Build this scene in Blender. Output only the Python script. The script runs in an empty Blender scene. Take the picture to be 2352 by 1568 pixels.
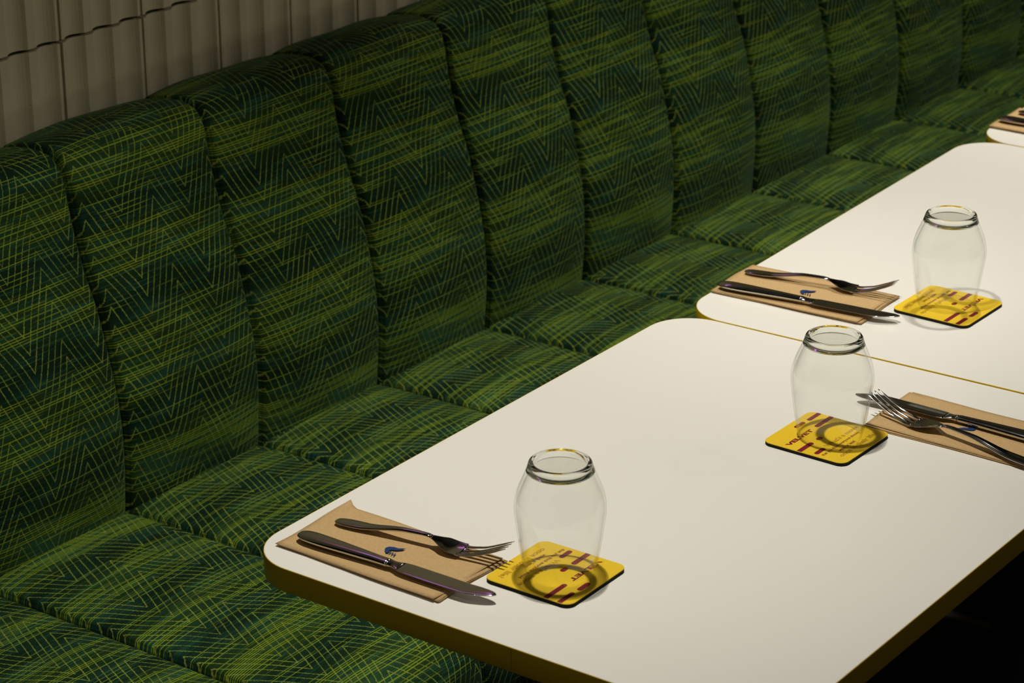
import bpy, bmesh, math, random
from mathutils import Matrix, Vector
random.seed(7)
C = bpy.context.scene.collection
scene = bpy.context.scene
ZT = 0.75                      # table top height above the floor

# ------------------------------------------------------------------ camera
F_PX = 6007.0
CAM = Vector((-1.731, -1.4803, 1.09 + ZT))
YAW, PITCH, ROLL = 0.6270, 0.3856, -0.0033
fw = Vector((math.cos(YAW) * math.cos(PITCH), math.sin(YAW) * math.cos(PITCH), -math.sin(PITCH)))
rt = fw.cross(Vector((0, 0, 1))).normalized()
up = rt.cross(fw)
c_, s_ = math.cos(ROLL), math.sin(ROLL)
rt2, up2 = c_ * rt + s_ * up, -s_ * rt + c_ * up
cd = bpy.data.cameras.new('camera'); cam = bpy.data.objects.new('camera', cd); C.objects.link(cam)
M = Matrix.Identity(4)
for i in range(3):
    M[i][0], M[i][1], M[i][2], M[i][3] = rt2[i], up2[i], -fw[i], CAM[i]
cam.matrix_world = M
cd.sensor_width = 36.0; cd.lens = F_PX * 36.0 / 2352.0
cd.clip_start = 0.05; cd.clip_end = 60
cd.dof.use_dof = True; cd.dof.focus_distance = 2.62; cd.dof.aperture_fstop = 13.0
scene.camera = cam

# ------------------------------------------------------------------ world and light
w = bpy.data.worlds.new('room_ambience'); scene.world = w; w.use_nodes = True
w.node_tree.nodes['Background'].inputs[0].default_value = (1.0, 0.86, 0.62, 1)
w.node_tree.nodes['Background'].inputs[1].default_value = 0.090
# ceiling spotlights: x, y, height above the table, watts, cone in degrees, aim point (x, y, height above the table), lamp radius
SPOTS = [(0.24, -0.11, 1.55, 92.0, 72, (0.24, -0.11, 0.0), 0.022, 'black ceiling spotlight above the nearest table'),
         (1.34, -0.10, 1.55, 94.0, 70, (1.34, -0.10, 0.0), 0.022, 'black ceiling spotlight above the middle table'),
         (2.28, -0.12, 1.55, 88.0, 76, (2.28, -0.12, 0.0), 0.022, 'black ceiling spotlight above the farthest table'),
         (-0.98, -0.20, 1.55, 17.0, 78, (-0.98, -0.25, 0.0), 0.040, 'black spotlight added in front of the nearest table to light its front edge'),  # unseen lamp added to brighten the front banding of the nearest table
         (2.10, -1.30, 1.60, 26.0, 62, (0.55, 0.75, 0.42), 0.048, 'black ceiling spotlight over the aisle, turned to the banquette')]
SPOT_BLEND = 1.0
vs = scene.view_settings
scene.display_settings.display_device = 'sRGB'
vs.view_transform = 'Standard'; vs.look = 'None'; vs.gamma = 1.0; vs.use_curve_mapping = False
vs.exposure = 0.0

# ------------------------------------------------------------------ helpers
def link(name, me, mat=None, parent=None, smooth=False, loc=None, rotz=0.0):
    o = bpy.data.objects.new(name, me); C.objects.link(o)
    if mat is not None and not me.materials: me.materials.append(mat)
    if smooth:
        for p in me.polygons: p.use_smooth = True
    if parent is not None: o.parent = parent
    if loc is not None: o.location = loc
    if rotz: o.rotation_euler = (0, 0, rotz)
    return o
def mesh(name, verts, faces):
    me = bpy.data.meshes.new(name); me.from_pydata([tuple(v) for v in verts], [], faces); me.update(); return me
def tag(o, label=None, cat=None, group=None, kind=None):
    if label: o['label'] = label
    if cat: o['category'] = cat
    if group: o['group'] = group
    if kind: o['kind'] = kind
    return o
def empty(name, loc=(0, 0, 0), rotz=0.0):
    o = bpy.data.objects.new(name, None); C.objects.link(o)
    o.location = loc; o.rotation_euler = (0, 0, rotz); o.empty_display_size = 0.05
    return o
def copy_tree(o, parent=None):
    c = o.copy(); C.objects.link(c)
    if parent is not None: c.parent = parent
    for ch in o.children: copy_tree(ch, c)
    return c
def recalc(me):
    bm = bmesh.new(); bm.from_mesh(me); bmesh.ops.remove_doubles(bm, verts=bm.verts, dist=1e-6)
    bmesh.ops.recalc_face_normals(bm, faces=bm.faces); bm.to_mesh(me); bm.free(); me.update(); return me
def box_mesh(name, x0, x1, y0, y1, z0, z1, bev=0.0):
    bm = bmesh.new()
    bmesh.ops.create_cube(bm, size=1.0)
    for v in bm.verts:
        v.co = Vector(((x0 + x1) / 2 + v.co.x * (x1 - x0), (y0 + y1) / 2 + v.co.y * (y1 - y0), (z0 + z1) / 2 + v.co.z * (z1 - z0)))
    if bev: bmesh.ops.bevel(bm, geom=bm.edges, offset=bev, segments=2, profile=0.5, affect='EDGES')
    me = bpy.data.meshes.new(name); bm.to_mesh(me); bm.free(); return me
def rpoly(pts, r, ins=0.0, n=16):
    """convex polygon (counter-clockwise) inset by ins, corners rounded by r"""
    P = [Vector(p) for p in pts]; m = len(P); lines = []
    for k in range(m):
        d = (P[(k + 1) % m] - P[k]).normalized(); lines.append((P[k] + Vector((-d.y, d.x)) * (ins + r), d))
    out = []
    for k in range(m):
        (a, d), (b, e) = lines[k - 1], lines[k]
        den = d.x * e.y - d.y * e.x; t = ((b.x - a.x) * e.y - (b.y - a.y) * e.x) / den; c = a + d * t
        a0 = math.atan2(-d.x, d.y); a1 = math.atan2(-e.x, e.y)
        while a1 < a0: a1 += 2 * math.pi
        for i in range(n + 1):
            q = a0 + (a1 - a0) * i / n; out.append((c.x + r * math.cos(q), c.y + r * math.sin(q)))
    return out
def rrect(x0, x1, y0, y1, r, n=12):
    pts = []
    for cx, cy, a0 in ((x1 - r, y1 - r, 0), (x0 + r, y1 - r, 90), (x0 + r, y0 + r, 180), (x1 - r, y0 + r, 270)):
        for k in range(n + 1):
            a = math.radians(a0 + 90 * k / n)
            pts.append((cx + r * math.cos(a), cy + r * math.sin(a)))
    return pts
def prism(name, loops, cap=True):
    """loops: list of (list of xy, z) from bottom to top"""
    n = len(loops[0][0]); v = []; f = []
    for pts, z in loops: v += [(p[0], p[1], z) for p in pts]
    for k in range(len(loops) - 1):
        for i in range(n):
            j = (i + 1) % n
            f.append((k * n + i, k * n + j, (k + 1) * n + j, (k + 1) * n + i))
    if cap:
        f.append(tuple(reversed(range(n)))); f.append(tuple(range((len(loops) - 1) * n, len(loops) * n)))
    return mesh(name, v, f)
def revolve(name, prof, n=72):
    """closed profile loop of (r, z)"""
    m = len(prof); v = []; f = []
    for i in range(n):
        a = 2 * math.pi * i / n
        v += [(r * math.cos(a), r * math.sin(a), z) for r, z in prof]
    for i in range(n):
        j = (i + 1) % n
        for k in range(m - 1):
            f.append((i * m + k, j * m + k, j * m + k + 1, i * m + k + 1))
    return recalc(mesh(name, v, f))
def catmull(pts, n):
    P = [Vector(p) for p in pts]; P = [2 * P[0] - P[1]] + P + [2 * P[-1] - P[-2]]
    dense = []
    for i in range(1, len(P) - 2):
        for k in range(12):
            t = k / 12.0; a, b, c, d = P[i - 1], P[i], P[i + 1], P[i + 2]
            dense.append(0.5 * (2 * b + (c - a) * t + (2 * a - 5 * b + 4 * c - d) * t * t + (3 * b - a - 3 * c + d) * t ** 3))
    dense.append(P[-2])
    L = [0.0]
    for a, b in zip(dense, dense[1:]): L.append(L[-1] + (b - a).length)
    out = []; j = 0
    for k in range(n):
        s = L[-1] * k / (n - 1)
        while j < len(L) - 2 and L[j + 1] < s: j += 1
        t = (s - L[j]) / max(L[j + 1] - L[j], 1e-9)
        out.append((dense[j].lerp(dense[j + 1], t), s))
    return out
def interp(x, tab):
    """smooth monotone cubic through the table"""
    if x <= tab[0][0]: return tab[0][1]
    if x >= tab[-1][0]: return tab[-1][1]
    n = len(tab)
    for k in range(n - 1):
        if x <= tab[k + 1][0]: break
    def slope(i):
        if i <= 0 or i >= n - 1:
            i0 = 0 if i <= 0 else n - 2
            return (tab[i0 + 1][1] - tab[i0][1]) / (tab[i0 + 1][0] - tab[i0][0])
        a = (tab[i][1] - tab[i - 1][1]) / (tab[i][0] - tab[i - 1][0]); b = (tab[i + 1][1] - tab[i][1]) / (tab[i + 1][0] - tab[i][0])
        return 0.0 if a * b <= 0 else 2 * a * b / (a + b)
    h = tab[k + 1][0] - tab[k][0]; t = (x - tab[k][0]) / h
    return ((2 * t ** 3 - 3 * t * t + 1) * tab[k][1] + (t ** 3 - 2 * t * t + t) * h * slope(k)
            + (3 * t * t - 2 * t ** 3) * tab[k + 1][1] + (t ** 3 - t * t) * h * slope(k + 1))

# ------------------------------------------------------------------ materials
class NT:
    def __init__(self, name):
        self.m = bpy.data.materials.new(name); self.m.use_nodes = True
        self.t = self.m.node_tree; self.b = self.t.nodes['Principled BSDF']
    def n(self, typ, **kw):
        nd = self.t.nodes.new(typ)
        for k, v in kw.items(): setattr(nd, k, v)
        return nd
    def put(self, sock, val):
        if hasattr(val, 'is_output') or isinstance(val, bpy.types.NodeSocket): self.t.links.new(val, sock)
        else: sock.default_value = val
    def math(self, op, a, b=0.0, c=0.0, clamp=False):
        nd = self.n('ShaderNodeMath', operation=op, use_clamp=clamp)
        for s, v in zip(nd.inputs, (a, b, c)): self.put(s, v)
        return nd.outputs[0]
    def sstep(self, x, lo, hi):
        nd = self.n('ShaderNodeMapRange', interpolation_type='SMOOTHSTEP')
        self.put(nd.inputs['Value'], x); self.put(nd.inputs['From Min'], lo); self.put(nd.inputs['From Max'], hi)
        return nd.outputs[0]
    def noise(self, vec, scale, detail=2.0, rough=0.5, dim='3D'):
        nd = self.n('ShaderNodeTexNoise', noise_dimensions=dim)
        if vec is not None: self.put(nd.inputs['Vector'], vec)
        nd.inputs['Scale'].default_value = scale; nd.inputs['Detail'].default_value = detail; nd.inputs['Roughness'].default_value = rough
        return nd.outputs[0]
    def xyz(self, x, y, z=0.0):
        nd = self.n('ShaderNodeCombineXYZ')
        for s, v in zip(nd.inputs, (x, y, z)): self.put(s, v)
        return nd.outputs[0]
    def mix(self, f, a, b):
        nd = self.n('ShaderNodeMix', data_type='RGBA')
        self.put(nd.inputs[0], f); self.put(nd.inputs[6], a); self.put(nd.inputs[7], b)
        return nd.outputs[2]
    def bump(self, h, strength, dist):
        nd = self.n('ShaderNodeBump'); self.put(nd.inputs['Height'], h)
        nd.inputs['Strength'].default_value = strength; nd.inputs['Distance'].default_value = dist
        self.t.links.new(nd.outputs[0], self.b.inputs['Normal'])
    def set(self, **kw):
        for k, v in kw.items(): self.put(self.b.inputs[k.replace('_', ' ')], v)
        return self
def rgb(r, g, b): return (r, g, b, 1.0)
def simple(name, col, rough=0.5, metal=0.0, var=0.0, scale=60.0, bump=0.0, spec=0.5):
    t = NT(name)
    tc = t.n('ShaderNodeTexCoord').outputs['Object']
    nz = t.noise(tc, scale, 4.0, 0.6)
    d = tuple(max(0.0, c * (1 - var)) for c in col) + (1.0,); l = tuple(min(1.0, c * (1 + var)) for c in col) + (1.0,)
    t.set(Base_Color=t.mix(nz, d, l), Roughness=rough, Metallic=metal)
    t.b.inputs['Specular IOR Level'].default_value = spec
    if bump: t.bump(nz, bump, 0.001)
    return t.m

def fabric_material():
    t = NT('green_moquette_fabric')
    uv = t.n('ShaderNodeUVMap'); uv.uv_map = 'UVMap'
    sp = t.n('ShaderNodeSeparateXYZ'); t.put(sp.inputs[0], uv.outputs[0])
    u0, v0 = sp.outputs[0], sp.outputs[1]
    # thread wobble
    wv = t.xyz(t.math('MULTIPLY', u0, 380.0), t.math('MULTIPLY', v0, 620.0))
    wob = t.math('SUBTRACT', t.noise(wv, 1.0, 1.0), 0.5)
    slow = t.math('SUBTRACT', t.noise(t.xyz(u0, v0), 9.0, 1.0), 0.5)
    u = t.math('ADD', u0, t.math('ADD', t.math('MULTIPLY', wob, 0.0034), t.math('MULTIPLY', slow, 0.010)))
    v = t.math('ADD', v0, t.math('MULTIPLY', slow, 0.008))
    # nested chevrons
    tri = t.math('PINGPONG', u, 0.0555)
    ch = t.math('ADD', v, t.math('MULTIPLY', tri, 2.0))
    fr = t.math('ABSOLUTE', t.math('SUBTRACT', t.math('FRACT', t.math('DIVIDE', ch, 0.0215)), 0.5))
    brk = t.noise(t.xyz(t.math('MULTIPLY', u0, 26.0), t.math('MULTIPLY', v0, 26.0), 3.1), 1.0, 2.0)
    wid = t.math('ADD', 0.022, t.math('MULTIPLY', brk, 0.040))
    chev = t.math('SUBTRACT', 1.0, t.sstep(fr, wid, t.math('ADD', wid, 0.042)))
    chev = t.math('MULTIPLY', chev, t.math('ADD', 0.55, t.math('MULTIPLY', brk, 0.75)), clamp=True)
    # bands in which the weft streaks crowd together
    bn = t.noise(t.xyz(t.math('MULTIPLY', u0, 3.0), t.math('MULTIPLY', v0, 2.0), 7.7), 1.0, 1.0)
    ph = t.math('ADD', t.math('MULTIPLY', v0, 2 * math.pi / 0.118), t.math('MULTIPLY', bn, 7.0))
    band = t.math('ADD', 0.5, t.math('MULTIPLY', t.math('SINE', ph), 0.5))
    patch = t.sstep(t.noise(t.xyz(t.math('MULTIPLY', u0, 2.2), t.math('MULTIPLY', v0, 9.0), 12.3), 1.0, 1.0), 0.30, 0.66)
    band = t.math('MULTIPLY', band, t.math('ADD', 0.35, t.math('MULTIPLY', patch, 0.65)), clamp=True)
    # weft streaks: rows of short runs
    def rows(pitch, lo, hi, seed, run, thin):
        rv = t.math('DIVIDE', v0, pitch)
        row = t.math('FLOOR', rv)
        cross = t.math('ABSOLUTE', t.math('SUBTRACT', t.math('FRACT', rv), 0.5))
        nz = t.noise(t.xyz(t.math('MULTIPLY', u0, run), t.math('MULTIPLY', row, 3.71), seed), 1.0, 1.0)
        th = t.math('SUBTRACT', lo, t.math('MULTIPLY', band, lo - hi))
        on = t.sstep(nz, th, t.math('ADD', th, 0.16))
        wd = t.math('ADD', thin, t.math('MULTIPLY', band, 0.10))
        line = t.math('SUBTRACT', 1.0, t.sstep(t.math('ADD', cross, t.math('MULTIPLY', wob, 0.12)), wd, t.math('ADD', wd, 0.12)))
        return t.math('MULTIPLY', on, line)
    s1 = rows(0.0030, 0.555, 0.36, 1.7, 8.0, 0.11)
    s2 = rows(0.0024, 0.55, 0.42, 9.2, 12.0, 0.16)
    # fine rib of the pile
    rib = t.math('ADD', 0.80, t.math('MULTIPLY', t.math('SINE', t.math('MULTIPLY', u0, 2 * math.pi / 0.0017)), 0.20))
    grain = t.noise(t.xyz(t.math('MULTIPLY', u0, 900.0), t.math('MULTIPLY', v0, 520.0)), 1.0, 2.0)
    base = t.mix(t.math('MULTIPLY', band, 0.80), rgb(0.0024, 0.0185, 0.0065), rgb(0.034, 0.078, 0.009))
    tn = t.noise(t.xyz(t.math('MULTIPLY', u0, 11.0), t.math('MULTIPLY', v0, 30.0), 5.0), 1.0, 2.0)
    base = t.mix(t.math('MULTIPLY', t.sstep(tn, 0.45, 0.75), 0.6), base, rgb(0.011, 0.066, 0.044))
    col = t.mix(t.math('MULTIPLY', s2, 0.75), base, rgb(0.020, 0.115, 0.062))
    col = t.mix(t.math('MULTIPLY', s1, 0.76), col, rgb(0.29, 0.41, 0.013))
    chc = t.mix(brk, rgb(0.145, 0.20, 0.026), rgb(0.45, 0.56, 0.080))
    col = t.mix(t.math('MULTIPLY', chev, 0.74), col, chc)
    dk = t.math('MULTIPLY', rib, t.math('ADD', 0.62, t.math('MULTIPLY', grain, 0.72)))
    cm = t.n('ShaderNodeMix', data_type='RGBA', blend_type='MULTIPLY'); cm.inputs[0].default_value = 1.0
    t.put(cm.inputs[6], col); t.put(cm.inputs[7], t.xyz(dk, dk, dk))
    t.set(Base_Color=cm.outputs[2], Roughness=0.85)
    t.b.inputs['Specular IOR Level'].default_value = 0.12
    t.b.inputs['Sheen Weight'].default_value = 0.10; t.b.inputs['Sheen Roughness'].default_value = 0.4
    t.b.inputs['Sheen Tint'].default_value = rgb(0.45, 0.8, 0.5)
    h = t.math('ADD', t.math('MULTIPLY', grain, 0.6), t.math('ADD', t.math('MULTIPLY', chev, 0.5), t.math('MULTIPLY', s1, 0.5)))
    t.bump(h, 0.5, 0.0009)
    return t.m

FABRIC = fabric_material()
def coaster_yellow():
    t = NT('yellow_coaster_fabric')
    tc = t.n('ShaderNodeTexCoord').outputs['Object']
    a = t.noise(tc, 1800.0, 2.0); b = t.noise(tc, 70.0, 3.0)
    col = t.mix(a, rgb(0.62, 0.40, 0.010), rgb(0.80, 0.55, 0.030))
    col = t.mix(t.math('MULTIPLY', b, 0.25), col, rgb(0.55, 0.34, 0.01))
    t.set(Base_Color=col, Roughness=0.75); t.b.inputs['Specular IOR Level'].default_value = 0.2
    t.bump(a, 0.25, 0.0004)
    return t.m
def kraft():
    t = NT('brown_kraft_paper')
    tc = t.n('ShaderNodeTexCoord').outputs['Object']
    a = t.noise(tc, 420.0, 5.0, 0.7); b = t.noise(tc, 25.0, 3.0)
    col = t.mix(a, rgb(0.32, 0.205, 0.090), rgb(0.58, 0.395, 0.190))
    col = t.mix(t.math('MULTIPLY', b, 0.3), col, rgb(0.52, 0.35, 0.165))
    t.set(Base_Color=col, Roughness=0.85); t.b.inputs['Specular IOR Level'].default_value = 0.2
    t.bump(a, 0.35, 0.0005)
    return t.m
def steel():
    t = NT('polished_steel')
    tc = t.n('ShaderNodeTexCoord').outputs['Object']
    a = t.noise(tc, 90.0, 4.0); 
    t.set(Base_Color=rgb(0.62, 0.60, 0.57), Metallic=1.0, Roughness=t.math('ADD', 0.07, t.math('MULTIPLY', a, 0.06)))
    return t.m
def glass():
    t = NT('clear_glass_foot')
    g = t.n('ShaderNodeBsdfGlass'); g.inputs['Color'].default_value = rgb(0.985, 0.995, 0.985)
    g.inputs['Roughness'].default_value = 0.0; g.inputs['IOR'].default_value = 1.5
    t.t.links.new(g.outputs[0], t.t.nodes['Material Output'].inputs['Surface'])
    return t.m
def glass_wall():
    """thin-walled glass: straight transmission, Fresnel mirror at glancing angles"""
    t = NT('clear_thin_glass')
    lw = t.n('ShaderNodeLayerWeight')
    f = t.math('ADD', 0.030, t.math('MULTIPLY', 0.80, t.math('POWER', lw.outputs['Facing'], 4.5)), clamp=True)
    tr = t.n('ShaderNodeBsdfTransparent'); tr.inputs[0].default_value = rgb(0.988, 0.993, 0.985)
    gl = t.n('ShaderNodeBsdfGlossy'); gl.inputs['Roughness'].default_value = 0.0
    mx = t.n('ShaderNodeMixShader'); t.put(mx.inputs[0], f)
    t.t.links.new(tr.outputs[0], mx.inputs[1]); t.t.links.new(gl.outputs[0], mx.inputs[2])
    t.t.links.new(mx.outputs[0], t.t.nodes['Material Output'].inputs['Surface'])
    return t.m
def laminate():
    t = NT('cream_white_laminate')
    tc = t.n('ShaderNodeTexCoord').outputs['Object']
    a = t.noise(tc, 3.0, 3.0); s = t.noise(tc, 45.0, 5.0, 0.65)
    t.set(Base_Color=t.mix(a, rgb(0.735, 0.715, 0.655), rgb(0.765, 0.745, 0.690)),
          Roughness=t.math('ADD', 0.13, t.math('MULTIPLY', s, 0.10)))
    t.b.inputs['Specular IOR Level'].default_value = 0.45
    return t.m
def brass():
    t = NT('bronze_edge_banding')
    tc = t.n('ShaderNodeTexCoord').outputs['Object']
    a = t.noise(tc, 30.0, 4.0, 0.6)
    t.set(Base_Color=t.mix(a, rgb(0.50, 0.34, 0.008), rgb(0.58, 0.40, 0.012)), Metallic=0.10,
          Roughness=t.math('ADD', 0.26, t.math('MULTIPLY', a, 0.12)))
    return t.m
def tile_glaze():
    t = NT('stone_beige_tile_glaze')
    oi = t.n('ShaderNodeObjectInfo'); tc = t.n('ShaderNodeTexCoord').outputs['Object']
    a = t.noise(tc, 22.0, 5.0, 0.6); b = t.noise(tc, 300.0, 3.0)
    col = t.mix(a, rgb(0.58, 0.52, 0.33), rgb(0.70, 0.635, 0.43))
    col = t.mix(t.math('MULTIPLY', oi.outputs['Random'], 0.35), col, rgb(0.62, 0.57, 0.39))
    col = t.mix(t.sstep(b, 0.70, 0.78), col, rgb(0.25, 0.21, 0.14))
    t.set(Base_Color=col, Roughness=0.5); t.bump(a, 0.15, 0.001)
    return t.m
def floor_mat():
    t = NT('dark_floor_boards')
    tc = t.n('ShaderNodeTexCoord').outputs['Object']
    a = t.noise(tc, 14.0, 5.0, 0.6)
    t.set(Base_Color=t.mix(a, rgb(0.010, 0.008, 0.006), rgb(0.022, 0.017, 0.012)), Roughness=0.7)
    t.b.inputs['Specular IOR Level'].default_value = 0.2
    return t.m
def glow(name, col, strength):
    t = NT(name); t.set(Base_Color=rgb(*col))
    t.b.inputs['Emission Color'].default_value = rgb(*col); t.b.inputs['Emission Strength'].default_value = strength
    return t.m
YELLOW, KRAFT, STEEL, GLASS, GLASSW, LAM, BRASS, TILE, FLOOR = coaster_yellow(), kraft(), steel(), glass(), glass_wall(), laminate(), brass(), tile_glaze(), floor_mat()
RUBBER = simple('black_rubber', (0.012, 0.011, 0.009), 0.8, var=0.4, scale=900.0, bump=0.3, spec=0.2)
CRIMSON = simple('crimson_print', (0.17, 0.008, 0.016), 0.7, var=0.15, scale=900.0, spec=0.2)
RUST = simple('rust_red_print', (0.34, 0.09, 0.010), 0.7, var=0.15, scale=900.0, spec=0.2)
NAVY = simple('navy_print', (0.010, 0.032, 0.115), 0.75, var=0.2, scale=700.0, spec=0.2)
GROUT = simple('dark_grout', (0.020, 0.016, 0.010), 0.9, var=0.3)
DARKWOOD = simple('dark_stained_wood', (0.020, 0.014, 0.010), 0.6, var=0.3, scale=20.0)
BLACKMETAL = simple('black_powder_coat', (0.010, 0.010, 0.010), 0.45, var=0.2)
CEIL = simple('dark_painted_ceiling', (0.030, 0.027, 0.022), 0.9, var=0.2, scale=8.0)

# ------------------------------------------------------------------ structure: floor, wall with fluted tiles, ceiling
XA, XB = -1.15, 3.85
tag(link('floor', box_mesh('floor', -4.0, 6.0, -4.5, 0.80, -0.05, 0.0), FLOOR), kind='structure', label='dark floor under the tables', cat='floor')
tag(link('ceiling', box_mesh('ceiling', -4.0, 6.0, -4.5, 0.80, ZT + 1.98, ZT + 2.03), CEIL), kind='structure', label='dark painted ceiling above the tables', cat='ceiling')
YW = 0.752
wall = tag(link('wall_back', box_mesh('wall_back', -4.0, 6.0, YW + 0.0105, 0.88, 0.0, ZT + 1.98), GROUT), kind='structure',
           label='wall of fluted beige tiles behind the banquette', cat='wall')
TW, TH, G = 0.1412, 0.300, 0.0040
def tile_mesh():
    prof = []; cw = TW / 3.0; fil = 0.0130; dep = 0.0080; n = 8
    hw = TW / 2 - G / 2
    for k in range(3):
        a = -TW / 2 + k * cw + fil / 2; b = -TW / 2 + (k + 1) * cw - fil / 2
        if k == 0: prof.append((-hw, 0.0))
        for i in range(n + 1):
            t = i / n; prof.append((a + (b - a) * t, dep * math.sin(math.pi * t) ** 0.85))
        if k == 2: prof.append((hw, 0.0))
    m = len(prof); h = TH / 2 - G / 2; v = []; f = []
    for z in (-h, h):
        v += [(x, y, z) for x, y in prof] + [(hw, 0.012, z), (-hw, 0.012, z)]
    mm = m + 2
    for i in range(mm):
        j = (i + 1) % mm
        f.append((i, j, mm + j, mm + i))
    f.append(tuple(range(mm - 1, -1, -1))); f.append(tuple(range(mm, 2 * mm)))
    me = recalc(mesh('tile', v, f)); me.materials.append(TILE)
    return me
tm = tile_mesh()
X_JOINT, Z_JOINT = 0.4256, ZT + 0.241
for row in range(-2, 6):
    for col in range(-10, 24):
        zc = Z_JOINT + (row + 0.5) * TH; xc = X_JOINT + (col + 0.5) * TW
        if zc - TH / 2 < 0.02 or zc > ZT + 1.95: continue
        if row < -1: continue
        o = bpy.data.objects.new('tile', tm); C.objects.link(o); o.parent = wall
        o.location = (xc + random.uniform(-0.0004, 0.0004), YW + random.uniform(-0.0004, 0.0006), zc)

# ------------------------------------------------------------------ banquette
bench = empty('banquette', (1.35, 0.40, 0.0))
tag(bench, 'long green patterned banquette with channelled back along the tiled wall', 'banquette')
BX, BY = 1.35, 0.40
PW = 0.24336; SEAM0 = 0.3066
BACK = [(0.590, -0.345), (0.572, -0.305), (0.566, -0.25), (0.564, -0.20), (0.567, -0.15), (0.574, -0.11), (0.583, -0.070), (0.595, -0.025),
        (0.608, 0.008), (0.619, 0.045), (0.628, 0.085), (0.6335, 0.118), (0.641, 0.138), (0.656, 0.149), (0.680, 0.152), (0.715, 0.148), (0.744, 0.140)]
SEAT = [(0.620, -0.300), (0.590, -0.292), (0.55, -0.286), (0.45, -0.284), (0.30, -0.284), (0.16, -0.285), (0.095, -0.288), (0.060, -0.297), (0.040, -0.315), (0.034, -0.345), (0.036, -0.40), (0.040, -0.445)]
def panel(name, prof, bulge, inset, nu, nv, x0, x1, du, dv, seam_l=1.0, seam_r=1.0):
    P = catmull(prof, nv); v = []; f = []; uvs = []
    wd = x1 - x0
    for k, (p, s) in enumerate(P):
        a = P[max(k - 1, 0)][0]; b = P[min(k + 1, nv - 1)][0]
        tg = (b - a).normalized(); nrm = Vector((-tg.y, tg.x))      # (y, z) plane, outward: towards the room / up
        for i in range(nu + 1):
            q = -1 + 2 * i / nu; q = math.copysign(1 - (1 - abs(q)) ** 1.7, q)     # denser near the seams
            e = abs(q); sd = seam_l if q < 0 else seam_r
            off = bulge * (1 - e ** 3.2) - inset * sd * max(0.0, (e - 0.955) / 0.045) ** 1.3
            x = (x0 + x1) / 2 + q * (wd / 2 - 0.0014)
            wob = 0.0012 * math.sin(9.0 * s * 6 + x * 31.0) * (1 - e * e)
            top = 1.0 - 0.50 * max(0.0, min(1.0, (p.y - 0.05) / 0.09)) if name == 'back_panel' else 1.0
            o = off * top + wob
            v.append((x - BX, p.x + nrm.x * o * SIGN[name] - BY, p.y + nrm.y * o * SIGN[name] + ZT))
            uvs.append((q * wd / 2 + du + 3.0, s + dv + 3.0))
    n1 = nu + 1
    for k in range(nv - 1):
        for i in range(nu):
            f.append((k * n1 + i, k * n1 + i + 1, (k + 1) * n1 + i + 1, (k + 1) * n1 + i))
    me = mesh(name, v, f)
    ul = me.uv_layers.new(name='UVMap')
    for lp in me.loops: ul.data[lp.index].uv = uvs[lp.vertex_index]
    return me
SIGN = {'back_panel': 1.0, 'seat_panel': -1.0}
K0, K1 = -6, 14
soft = {}
for k in range(K0, K1 + 1): soft[k] = random.choice((0.85, 1.0, 1.15))
soft.update({0: 0.45, 1: 1.0, 2: 0.8, 3: 0.8, 4: 1.2, 5: 0.9, 6: 0.5, 7: 1.25, 8: 0.45, 9: 1.0, -1: 1.2})
for k in range(K0, K1):
    x0 = SEAM0 + k * PW; x1 = x0 + PW
    du, dv = random.uniform(0, 0.12), random.uniform(0, 0.12)
    me = panel('back_panel', BACK, 0.0100, 0.024, 40, 64, x0, x1, du, dv)
    link('back_panel', me, FABRIC, bench, True)
    du, dv = random.uniform(0, 0.12), random.uniform(0, 0.12)
    me = panel('seat_panel', SEAT, 0.0070, 0.018, 40, 64, x0, x1, du, dv + 1.0, soft[k], soft[k + 1])
    link('seat_panel', me, FABRIC, bench, True)
xa, xb = SEAM0 + K0 * PW, SEAM0 + K1 * PW
def bbox(name, y0, y1, z0, z1, mat, bev=0.004):
    o = link(name, box_mesh(name, xa - BX, xb - BX, y0 - BY, y1 - BY, z0, z1, bev), mat, bench); return o
bbox('back_frame', 0.685, 0.746, 0.32, ZT + 0.105, DARKWOOD)
bbox('seat_frame', 0.075, 0.684, 0.09, ZT - 0.325, DARKWOOD)
bbox('plinth', 0.12, 0.60, 0.0, 0.09, BLACKMETAL)

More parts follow.
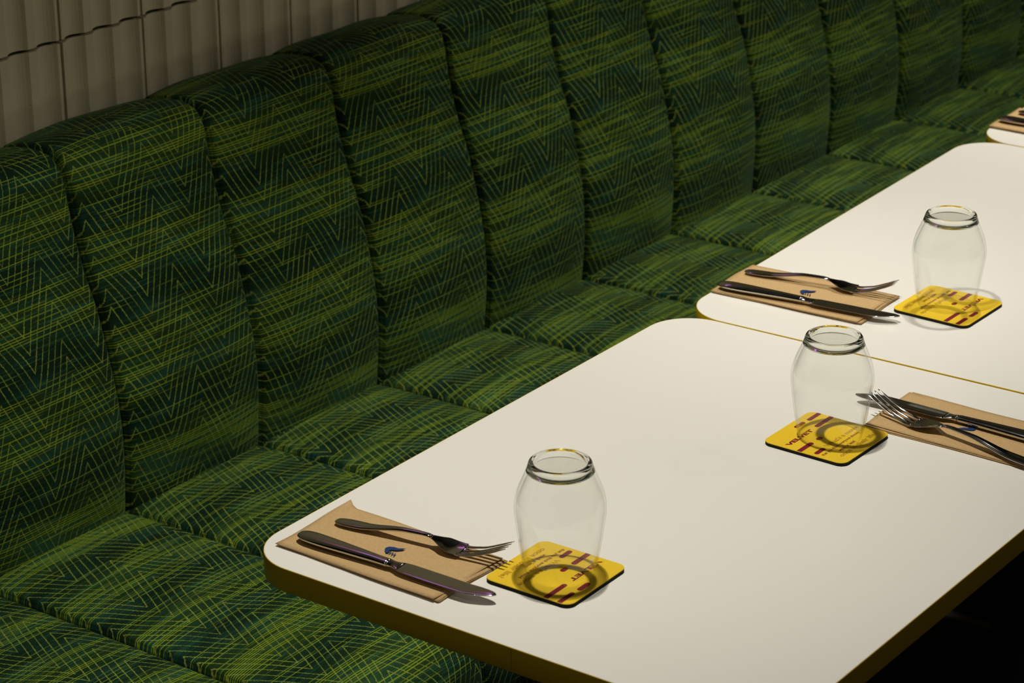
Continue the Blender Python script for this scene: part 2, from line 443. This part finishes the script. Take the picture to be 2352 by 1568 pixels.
# ------------------------------------------------------------------ tables
TT = 0.0240
def table(label, corners, group='white tables in a row along the banquette'):
    """corners counter-clockwise: near wall-side, near room-side, far room-side, far wall-side"""
    cx = sum(c[0] for c in corners) / 4; cy = sum(c[1] for c in corners) / 4
    t = empty('dining_table', (cx, cy, 0.0)); tag(t, label, 'table', group)
    Q = [(c[0] - cx, c[1] - cy) for c in corners]; r = 0.055
    i1, i2 = 0.0007, 0.0010
    top = prism('tabletop', [(rpoly(Q, r - i1, i1), ZT - TT + 0.001), (rpoly(Q, r - i1, i1), ZT - 0.0003), (rpoly(Q, r - i2, i2), ZT)])
    o = link('tabletop', top, LAM, t); o.cycles.is_caustics_receiver = True
    loops = []
    for ins, z in ((0.0007, ZT - TT), (0.0003, ZT - TT), (0.0, ZT - TT + 0.0006), (0.0, ZT - 0.0007), (0.00025, ZT - 0.0002), (0.0005, ZT - 0.0001), (0.0007, ZT - 0.0002)):
        loops.append((rpoly(Q, r - ins, ins), z))
    eb = link('edge_banding', prism('edge_banding', loops, cap=False), BRASS, t, True)
    a, b = Vector(Q[0]), Vector(Q[1]); d = (b - a).normalized(); p = a + d * 0.3105
    nrm = Vector((d.y, -d.x)) * 0.00012
    link('banding_joint', mesh('banding_joint', [(*(p + nrm), ZT - TT + 0.001), (*(p + nrm + d * 0.0006), ZT - TT + 0.001), (*(p + nrm + d * 0.0006), ZT - 0.0012), (*(p + nrm), ZT - 0.0012)], [(0, 1, 2, 3)]), JOINT, eb)
    link('pedestal', revolve('pedestal', [(0.0, 0.018), (0.060, 0.018), (0.044, 0.030), (0.036, 0.05), (0.036, ZT - 0.06), (0.05, ZT - 0.045), (0.05, ZT - 0.031), (0.0, ZT - 0.031)], 32), BLACKMETAL, t, True)
    link('foot_plate', prism('foot_plate', [(rrect(-0.22, 0.22, -0.20, 0.20, 0.05), 0.0), (rrect(-0.22, 0.22, -0.20, 0.20, 0.05), 0.010), (rrect(-0.20, 0.20, -0.18, 0.18, 0.04), 0.018)]), BLACKMETAL, t)
    link('mounting_plate', box_mesh('mounting_plate', -0.15, 0.15, -0.12, 0.12, ZT - 0.031, ZT - TT), BLACKMETAL, t)
    return t
JOINT = simple('banding_joint_glue', (0.30, 0.13, 0.03), 0.5, var=0.2)
def far_x(y): return 0.6268 + 0.0255 * (-0.04 - y)
table('nearest white table with a rounded front corner, two place settings on it', [(-0.1243, -0.0033), (-0.1243, -0.572), (far_x(-0.572), -0.572), (far_x(-0.0033), -0.0033)])
def skewed(c, a, lx, ly):
    ex = Vector((math.cos(a), math.sin(a))); ey = Vector((-math.sin(a), math.cos(a))); c = Vector(c)
    return [tuple(c), tuple(c - ey * ly), tuple(c - ey * ly + ex * lx), tuple(c + ex * lx)]
table('middle white table, set slightly askew behind the nearest one', skewed((0.6277, -0.0056), 0.0290, 0.781, 0.569))
table('farthest white table, only its corner showing at the right edge', skewed((1.4105, 0.0150), 0.0290, 0.758, 0.569))

# ------------------------------------------------------------------ coasters
CS = 0.095; CT = 0.0040
def text_mesh(s, w_mm, h_mm, bold=0.0, outline=0.0):
    cu = bpy.data.curves.new('lettering', 'FONT'); cu.body = s; cu.align_x = 'CENTER'; cu.align_y = 'CENTER'; cu.size = 1.0; cu.resolution_u = 3
    if bold: cu.offset = bold
    if outline:
        cu.fill_mode = 'NONE'; cu.bevel_depth = outline; cu.bevel_resolution = 0
    o = bpy.data.objects.new('lettering', cu); C.objects.link(o)
    bpy.context.view_layer.update()
    dg = bpy.context.evaluated_depsgraph_get()
    me = bpy.data.meshes.new_from_object(o.evaluated_get(dg))
    bpy.data.objects.remove(o)
    xs = [v.co.x for v in me.vertices]; ys = [v.co.y for v in me.vertices]
    sx = w_mm / 1000 / (max(xs) - min(xs)); sy = h_mm / 1000 / (max(ys) - min(ys))
    cx, cy = (max(xs) + min(xs)) / 2, (max(ys) + min(ys)) / 2
    for v in me.vertices: v.co = ((v.co.x - cx) * sx, (v.co.y - cy) * sy, v.co.z * 0.0005)
    me.materials.clear()
    return me
def pill_mesh(w, h, rl, rr):
    """rounded bar centred on 0; rl, rr: rounded left / right end"""
    pts = []; r = h / 2
    if rr: pts += [(w / 2 - r + r * math.cos(a), r * math.sin(a)) for a in [math.radians(-90 + 18 * k) for k in range(11)]]
    else: pts += [(w / 2, -r), (w / 2, r)]
    if rl: pts += [(-w / 2 + r + r * math.cos(a), r * math.sin(a)) for a in [math.radians(90 + 18 * k) for k in range(11)]]
    else: pts += [(-w / 2, r), (-w / 2, -r)]
    return mesh('printed_bar', [(x, y, 0) for x, y in pts], [tuple(range(len(pts)))])
def make_coaster():
    t = empty('coaster')
    h = CS / 2; R = 0.0095
    b = link('rubber_base', prism('rubber_base', [(rrect(-h, h, -h, h, R, 8), 0.0), (rrect(-h, h, -h, h, R, 8), CT - 0.0007)]), RUBBER, t); b.cycles.is_caustics_receiver = True
    fc = link('printed_face', prism('printed_face', [(rrect(-h, h, -h, h, R, 8), CT - 0.0007), (rrect(-h, h, -h, h, R, 8), CT - 0.0003), (rrect(-h + 0.0004, h - 0.0004, -h + 0.0004, h - 0.0004, R - 0.0004, 8), CT)]), YELLOW, t)
    fc.cycles.is_caustics_receiver = True
    zt = CT + 0.00006
    E_ = 47.1
    for u0, u1, v, th, rl, rr in ((24, E_, 36.2, 5.2, 1, 0), (0.5, 18.2, 37.2, 5.2, 1, 1), (14.6, E_, 21.4, 5.4, 1, 0), (-12.5, -3.2, 3.8, 5.4, 1, 1),
                                  (-E_, -20.8, 4.2, 5.6, 0, 1), (-43, -25.4, -12.4, 5.4, 1, 1)):
        o = link('printed_bar', pill_mesh((u1 - u0) / 1000, th / 1000, rl, rr), CRIMSON, fc, loc=((u0 + u1) / 2000, v / 1000, zt)); o.cycles.is_caustics_receiver = True
    for s, u0, u1, v, hh, bold, outl, mt in (('VELVET', -42, 6.3, 21.0, 5.6, 0.055, 0.0, CRIMSON), ("What's a movie", -21, 41, -11.2, 6.0, 0.0, 0.018, RUST),
                                            ('that you think everyone should', -42, 29, -20.0, 5.0, 0.022, 0.0, CRIMSON), ('watch at least', -23, 8.5, -27.2, 4.6, 0.022, 0.0, CRIMSON),
                                            ('once in their life?', -32.3, 38.2, -34.6, 6.0, 0.0, 0.018, RUST)):
        o = link('lettering', text_mesh(s, u1 - u0, hh, bold, outl), mt, fc, loc=((u0 + u1) / 2000, v / 1000, zt)); o.cycles.is_caustics_receiver = True
    return t
coaster0 = make_coaster()
COAST = [((0.0083, -0.2682), 0.006 + math.pi, 'yellow printed coaster under the glass at the front of the nearest table'),
         ((0.4120, -0.3205), -0.0169, 'yellow printed coaster under the glass nearest the fork tips at right'),
         ((0.8137, -0.2516), -0.0157 + math.pi, 'yellow printed coaster under the glass on the middle table')]
for i, ((x, y), a, lb) in enumerate(COAST):
    o = coaster0 if i == 0 else copy_tree(coaster0)
    o.location = (x, y, ZT + 0.0001); o.rotation_euler = (0, 0, a)
    tag(o, lb, 'coaster', 'yellow coasters under the glasses')

# ------------------------------------------------------------------ drinking glasses (upside down)
G_OUT = [(0.0307, 0.0004), (0.0315, 0.0), (0.0323, 0.0006), (0.0330, 0.004), (0.0352, 0.014), (0.0376, 0.029), (0.0398, 0.045), (0.0415, 0.058), (0.0419, 0.065),
         (0.0408, 0.0745), (0.0383, 0.0835), (0.0352, 0.0910), (0.0325, 0.0975), (0.0313, 0.1005)]
G_INN = [(0.0287, 0.0999), (0.0303, 0.0950), (0.0333, 0.0875), (0.0363, 0.0800), (0.0388, 0.0725), (0.0401, 0.0650), (0.0398, 0.058), (0.0382, 0.045), (0.0361, 0.029), (0.0338, 0.014), (0.0317, 0.004), (0.0307, 0.0010)]
RING = [(0.0312, 0.1007), (0.0298, 0.1050), (0.0289, 0.1078), (0.0279, 0.1092), (0.0262, 0.1097), (0.0254, 0.1094), (0.0243, 0.1086), (0.0240, 0.1062), (0.0244, 0.1028), (0.0262, 0.1012), (0.0286, 0.1001), (0.0300, 0.1000), (0.0312, 0.1007)]
PLATE = [(0.0, 0.1074), (0.0120, 0.1075), (0.0242, 0.1079)]
PLATE2 = [(0.0250, 0.1018), (0.0120, 0.1014), (0.0, 0.1014)]
def dense(pts, n): return [(max(p[0], 0.0), p[1]) for p, _ in catmull(pts, n)]
g_wall = revolve('wall', dense(G_INN, 40) + dense(G_OUT, 48), 96)
g_ring = revolve('foot_ring', dense(RING, 70), 96)
g_plate = revolve('foot_plate', dense(PLATE, 12), 96); g_floor = revolve('glass_floor', dense(PLATE2, 12), 96)
for (x, y), lb in (((0.0118, -0.2705), 'upturned clear tumbler on the front coaster of the nearest table'),
                   ((0.4165, -0.3215), 'upturned clear tumbler beside the fork tips at the right of the nearest table'),
                   ((0.8150, -0.2480), 'upturned clear tumbler standing on the middle table')):
    t = empty('drinking_glass', (x, y, ZT + CT + 0.0003)); tag(t, lb, 'glass', 'upturned tumblers on coasters')
    link('wall', g_wall, GLASSW, t, True); link('foot_disc', g_plate, GLASSW, t, True); link('inner_floor', g_floor, GLASSW, t, True)
    o = link('foot_ring', g_ring, GLASS, t, True); o.cycles.is_caustics_caster = False

# ------------------------------------------------------------------ napkins
NL, NW = 0.190, 0.101
def sheet(name, z, dx, dy, skew, curl=None, th=0.0006, seed=0, nx=14, ny=28, shrink=0.0):
    rnd = random.Random(seed); p1, p2 = rnd.uniform(0, 6), rnd.uniform(0, 6)
    top = []; 
    for j in range(ny + 1):
        for i in range(nx + 1):
            a, b = i / nx, j / ny
            x = -NW / 2 + NW * a; y = -NL / 2 + shrink + (NL - shrink) * b
            x2 = x + dx - skew * y + 0.0006 * math.sin(9 * b + p1); y2 = y + dy + skew * x + 0.0008 * math.sin(7 * a + p2)
            lift = 0.0004 * (1 + math.sin(5 * a + 3 * b + p1)) + 0.0010 * max(0, 0.2 - b) / 0.2 * (0.5 + 0.5 * math.sin(6 * a + p2))
            if curl:
                d = (a - 0.55) / 0.45; e = (b - 0.93) / 0.07
                if d > 0 and e > 0: lift += curl * d * e * e; y2 -= curl * 0.5 * d * e * e; x2 += 0.003 * d * e
            top.append((x2, y2, z + lift))
    n = len(top); v = top + [(x, y, zz - th) for x, y, zz in top]; f = []; n1 = nx + 1
    for j in range(ny):
        for i in range(nx):
            q = (j * n1 + i, j * n1 + i + 1, (j + 1) * n1 + i + 1, (j + 1) * n1 + i)
            f.append(q); f.append(tuple(n + k for k in reversed(q)))
    rim = [i for i in range(n1)] + [j * n1 + nx for j in range(1, ny + 1)] + [ny * n1 + i for i in range(nx - 1, -1, -1)] + [j * n1 for j in range(ny - 1, 0, -1)]
    for a, b in zip(rim, rim[1:] + rim[:1]): f.append((b, a, n + a, n + b))
    return mesh(name, v, f)
EMB = [(-47.1, -114.2), (-44.0, -112.6), (-40.0, -113.6), (-37.9, -118.0), (-37.4, -123.1), (-33.6, -128.7), (-37.8, -128.3), (-42.1, -124.2), (-43.2, -121.0), (-44.6, -118.6), (-50.0, -121.0), (-51.2, -119.0)]
BARS = [((-45.6, -121.2), (-51.0, -122.6)), ((-46.3, -124.4), (-51.7, -125.8)), ((-47.0, -127.6), (-52.4, -129.0))]
def make_napkin(curl, seed):
    t = empty('paper_napkin')
    link('folded_sheet', sheet('folded_sheet', 0.0008, 0.0014, -0.0012, 0.006, None, seed=seed + 1), KRAFT, t, True)
    link('folded_sheet', sheet('folded_sheet', 0.0017, 0.0004, -0.0004, 0.012, None, seed=seed + 2), KRAFT, t, True)
    top = link('folded_sheet', sheet('folded_sheet', 0.0027, -0.0004, 0.0010, 0.0, curl, seed=seed + 3, shrink=0.002), KRAFT, t, True)
    OX, OY, S = -44.7, -118.7, 0.001
    e = link('printed_emblem', mesh('printed_emblem', [((x - OX) * S, (y - OY) * S, 0.0043) for x, y in EMB], [tuple(range(len(EMB)))]), NAVY, top)
    for (x0, y0), (x1, y1) in BARS:
        d = Vector((x1 - x0, y1 - y0)); n_ = Vector((-d.y, d.x)).normalized() * 0.60
        q = [(x0 + n_.x, y0 + n_.y), (x1 + n_.x, y1 + n_.y), (x1 - n_.x, y1 - n_.y), (x0 - n_.x, y0 - n_.y)]
        link('emblem_bar', mesh('emblem_bar', [((x - OX) * S, (y - OY) * S, 0.0043) for x, y in q], [(0, 1, 2, 3)]), NAVY, top)
    return t
NAPK = [((-0.0447, -0.1187), -0.026, 0.006, 'brown folded paper napkin at the front end of the nearest table'),
        ((0.7545, -0.0975), 0.041, 0.0, 'brown folded paper napkin at the bench side of the middle table'),
        ((1.5150, -0.0770), 0.020, 0.0, 'brown paper napkin corner showing on the farthest table'),
        ((0.5160, -0.4290), math.pi, 0.0, 'brown folded paper napkin at the right side of the nearest table')]
for i, ((x, y), a, curl, lb) in enumerate(NAPK):
    o = make_napkin(curl, 10 * i); o.location = (x, y, ZT + 0.0001); o.rotation_euler = (0, 0, a)
    tag(o, lb, 'napkin', 'paper napkins under the cutlery')
NZ = 0.0044                    # top of a napkin

# ------------------------------------------------------------------ cutlery
def strip(name, s0, s1, ns, nt, width, topf, botf, xoff=lambda s: 0.0):
    """lofted blade-like solid along -Y; width(s) half width, topf/botf(s,t)"""
    v = []; f = []
    for k in range(ns + 1):
        s = s0 + (s1 - s0) * k / ns; hw = width(s)
        ring = []
        for i in range(nt + 1):
            t = -math.cos(math.pi * i / nt); ring.append((xoff(s) + t * hw, -s, topf(s, t)))
        for i in range(nt - 1, 0, -1):
            t = -math.cos(math.pi * i / nt); ring.append((xoff(s) + t * hw, -s, botf(s, t)))
        v += ring
    m = 2 * nt
    for k in range(ns):
        for i in range(m):
            j = (i + 1) % m
            f.append((k * m + i, k * m + j, (k + 1) * m + j, (k + 1) * m + i))
    f.append(tuple(range(m))); f.append(tuple(reversed(range(ns * m, (ns + 1) * m))))
    return recalc(mesh(name, v, f))
def make_fork():
    t = empty('table_fork'); L = 0.186
    zc = lambda s: interp(s, [(0, 0.0022), (0.03, 0.0030), (0.075, 0.0092), (0.098, 0.0100), (0.116, 0.0050), (0.128, 0.0014), (0.138, 0.0008), (0.152, 0.0036), (0.170, 0.0112), (0.186, 0.0190)])
    hwid = lambda s: 0.0005 + interp(s, [(0, 0.0024), (0.0025, 0.0048), (0.010, 0.0068), (0.020, 0.0070), (0.050, 0.0046), (0.085, 0.0027), (0.104, 0.0027)])
    hth = lambda s: interp(s, [(0, 0.0008), (0.004, 0.0018), (0.03, 0.0022), (0.07, 0.0022), (0.104, 0.0015)])
    rd = lambda u: max(0.0, 1 - abs(u) ** 2.2) ** 0.5
    link('handle', strip('handle', 0.0, 0.104, 44, 12, hwid, lambda s, u: zc(s) + hth(s) * rd(u), lambda s, u: zc(s) - hth(s) * 0.8 * rd(u)), STEEL, t, True)
    cup = lambda s: interp(s, [(0.104, 0.0), (0.122, 0.0022), (0.145, 0.0026), (0.16, 0.0012), (0.186, 0.0)])
    w2 = lambda s: interp(s, [(0.104, 0.0032), (0.110, 0.0058), (0.119, 0.0108), (0.128, 0.0126), (0.140, 0.0124)])
    hd = link('head', strip('head', 0.104, 0.1370, 20, 12, w2, lambda s, u: zc(s) + cup(s) * u * u + 0.0009 * rd(u) + 0.0002, lambda s, u: zc(s) + cup(s) * u * u - 0.0008 * rd(u)), STEEL, t, True)
    for i in range(4):
        q = -0.75 + 0.5 * i
        xo = lambda s, q=q: q * interp(s, [(0.134, 0.0124), (0.186, 0.0114)])
        tw = lambda s: interp(s, [(0.1345, 0.0030), (0.139, 0.0021), (0.150, 0.0018), (0.178, 0.0013), (0.186, 0.0006)])
        link('tine', strip('tine', 0.1345, 0.186, 20, 6, tw, lambda s, u, q=q: zc(s) + cup(s) * q * q + 0.0009 * rd(u) * interp(s, [(0.142, 1), (0.176, 0.9), (0.186, 0.4)]) + 0.0001,
                           lambda s, u, q=q: zc(s) + cup(s) * q * q - 0.0008 * rd(u) * interp(s, [(0.142, 1), (0.176, 0.9), (0.186, 0.4)]), xo), STEEL, hd, True)
    return t
def make_knife():
    t = empty('table_knife')
    rd = lambda u: max(0.0, 1 - abs(u) ** 2.4) ** 0.5
    hw = lambda s: interp(s, [(0, 0.0030), (0.003, 0.0062), (0.012, 0.0088), (0.024, 0.0092), (0.065, 0.0072), (0.100, 0.0056), (0.106, 0.0056)])
    ht = lambda s: interp(s, [(0, 0.0012), (0.004, 0.0030), (0.02, 0.0042), (0.07, 0.0040), (0.106, 0.0034)])
    link('handle', strip('handle', 0.0, 0.106, 44, 14, hw, lambda s, u: 0.0042 + ht(s) * rd(u), lambda s, u: 0.0042 - ht(s) * rd(u)), STEEL, t, True)
    bw = lambda s: interp(s, [(0.106, 0.0056), (0.110, 0.0050), (0.116, 0.0068), (0.119, 0.0080)])
    bt = lambda s: interp(s, [(0.106, 0.0032), (0.112, 0.0022), (0.119, 0.0010)])
    link('bolster', strip('bolster', 0.106, 0.119, 10, 10, bw, lambda s, u: 0.0042 + bt(s) * rd(u), lambda s, u: 0.0042 - bt(s) * rd(u), lambda s: interp(s, [(0.106, 0.0), (0.119, 0.0008)])), STEEL, t, True)
    kw = lambda s: interp(s, [(0.1185, 0.0084), (0.128, 0.0096), (0.160, 0.0098), (0.196, 0.0094), (0.212, 0.0066), (0.220, 0.0030), (0.222, 0.0010)])
    kx = lambda s: interp(s, [(0.1185, 0.0008), (0.190, 0.0), (0.222, 0.0050)])
    link('blade', strip('blade', 0.1185, 0.222, 40, 10, kw, lambda s, u: 0.0040 + 0.0009 * max(0.0, 1 - u ** 6) ** 0.5 * (1 - 0.35 * (u < -0.3)), lambda s, u: 0.0040 - 0.0009 * max(0.0, 1 - u ** 6) ** 0.5, kx), STEEL, t, True)
    return t
def place(o, a, b, z):
    d = Vector((b[0] - a[0], b[1] - a[1])); o.location = (a[0], a[1], z); o.rotation_euler = (0, 0, math.atan2(d.x, -d.y))
fork0, knife0 = make_fork(), make_knife()
FORKS = [((-0.0289, -0.0415), (-0.0045, -0.2215), 'steel fork on the front napkin of the nearest table, tines towards the glass'),
         ((0.7690, -0.0090), (0.7975, -0.1890), 'steel fork on the napkin of the middle table'),
         ((1.5378, 0.0086), (1.5600, -0.1700), 'steel fork end showing on the farthest table'),
         ((0.4655, -0.5270), (0.5015, -0.3230), 'steel fork on the right napkin, tines pointing at the second glass')]
for i, (a, b, lb) in enumerate(FORKS):
    o = fork0 if i == 0 else copy_tree(fork0)
    place(o, a, b, ZT + NZ); tag(o, lb, 'fork', 'steel forks')
    if i == 3: o.scale = (1.04, 1.11, 1.0)
KNIVES = [((-0.0736, -0.0338), (-0.0715, -0.2561), 'steel knife on the front napkin, blade tip overhanging onto the nearest table'),
          ((0.7112, -0.0080), (0.7345, -0.2200), 'steel knife on the napkin of the middle table'),
          ((1.4901, 0.0154), (1.4960, -0.2050), 'steel knife handle showing on the farthest table'),
          ((0.5225, -0.5180), (0.5215, -0.2950), 'steel knife behind the fork on the right napkin')]
for i, (a, b, lb) in enumerate(KNIVES):
    o = knife0 if i == 0 else copy_tree(knife0)
    place(o, a, b, ZT + NZ); tag(o, lb, 'knife', 'steel knives')

# ------------------------------------------------------------------ ceiling spotlights (above the frame)
for x, y, h, watts, cone, aim, soft_r, lb in SPOTS:
    t = empty('ceiling_spotlight', (x, y, ZT + 1.98)); tag(t, lb, 'spotlight', 'ceiling spotlights')
    link('canopy', revolve('canopy', [(0.0, 0.0), (0.05, 0.0), (0.05, -0.02), (0.04, -0.026), (0.0, -0.026)], 32), BLACKMETAL, t, True)
    zz = h - 1.98
    link('stem', revolve('stem', [(0.0, -0.024), (0.009, -0.024), (0.009, zz + 0.12), (0.0, zz + 0.12)], 16), BLACKMETAL, t, True)
    d = Vector((aim[0] - x, aim[1] - y, aim[2] - h)).normalized(); q = d.to_track_quat('-Z', 'Y')
    hs = link('housing', revolve('housing', [(0.0, 0.15), (0.030, 0.147), (0.044, 0.130), (0.052, -0.004), (0.048, -0.004), (0.040, 0.115), (0.0, 0.122)], 40), BLACKMETAL, t, True)
    hs.location = (0, 0, zz); hs.rotation_mode = 'QUATERNION'; hs.rotation_quaternion = q
    ld = bpy.data.lights.new('spot_lamp', 'SPOT'); ld.energy = watts; ld.color = (1.0, 0.95, 0.845)
    ld.spot_size = math.radians(cone); ld.spot_blend = SPOT_BLEND; ld.shadow_soft_size = soft_r
    ld.cycles.is_caustics_light = True
    lo = bpy.data.objects.new('spot_lamp', ld); C.objects.link(lo); lo.parent = t
    lo.location = Vector((0, 0, zz)) + d * 0.015; lo.rotation_mode = 'QUATERNION'; lo.rotation_quaternion = q

# ------------------------------------------------------------------ violet neon tubes on the wall above the frame (mirrored in the cutlery)
VIOLET = glow('violet_neon', (0.42, 0.30, 1.0), 1.5); MAGENTA = glow('magenta_neon', (0.80, 0.10, 0.32), 0.35)
for i in range(3):
    z = ZT + 1.19 + 0.09 * i
    n_ = empty('neon_tube', (0.75, YW - 0.034, z))
    tag(n_, ['lower magenta neon tube on the tiled wall above the banquette', 'violet neon tube between the two magenta ones on the wall', 'upper magenta neon tube on the tiled wall above the banquette'][i], 'neon tube', 'neon tubes on the wall')
    me = revolve('tube', [(0.0, -0.55), (0.015, -0.55), (0.020, -0.54), (0.020, 0.54), (0.015, 0.55), (0.0, 0.55)], 20)
    tb = link('tube', me, VIOLET if i == 1 else MAGENTA, n_, True); tb.rotation_euler = (0, math.pi / 2, 0)
    for sx in (-0.45, 0.45):
        link('bracket', box_mesh('bracket', sx - 0.006, sx + 0.006, 0.010, 0.030, -0.008, 0.008, 0.001), BLACKMETAL, n_)
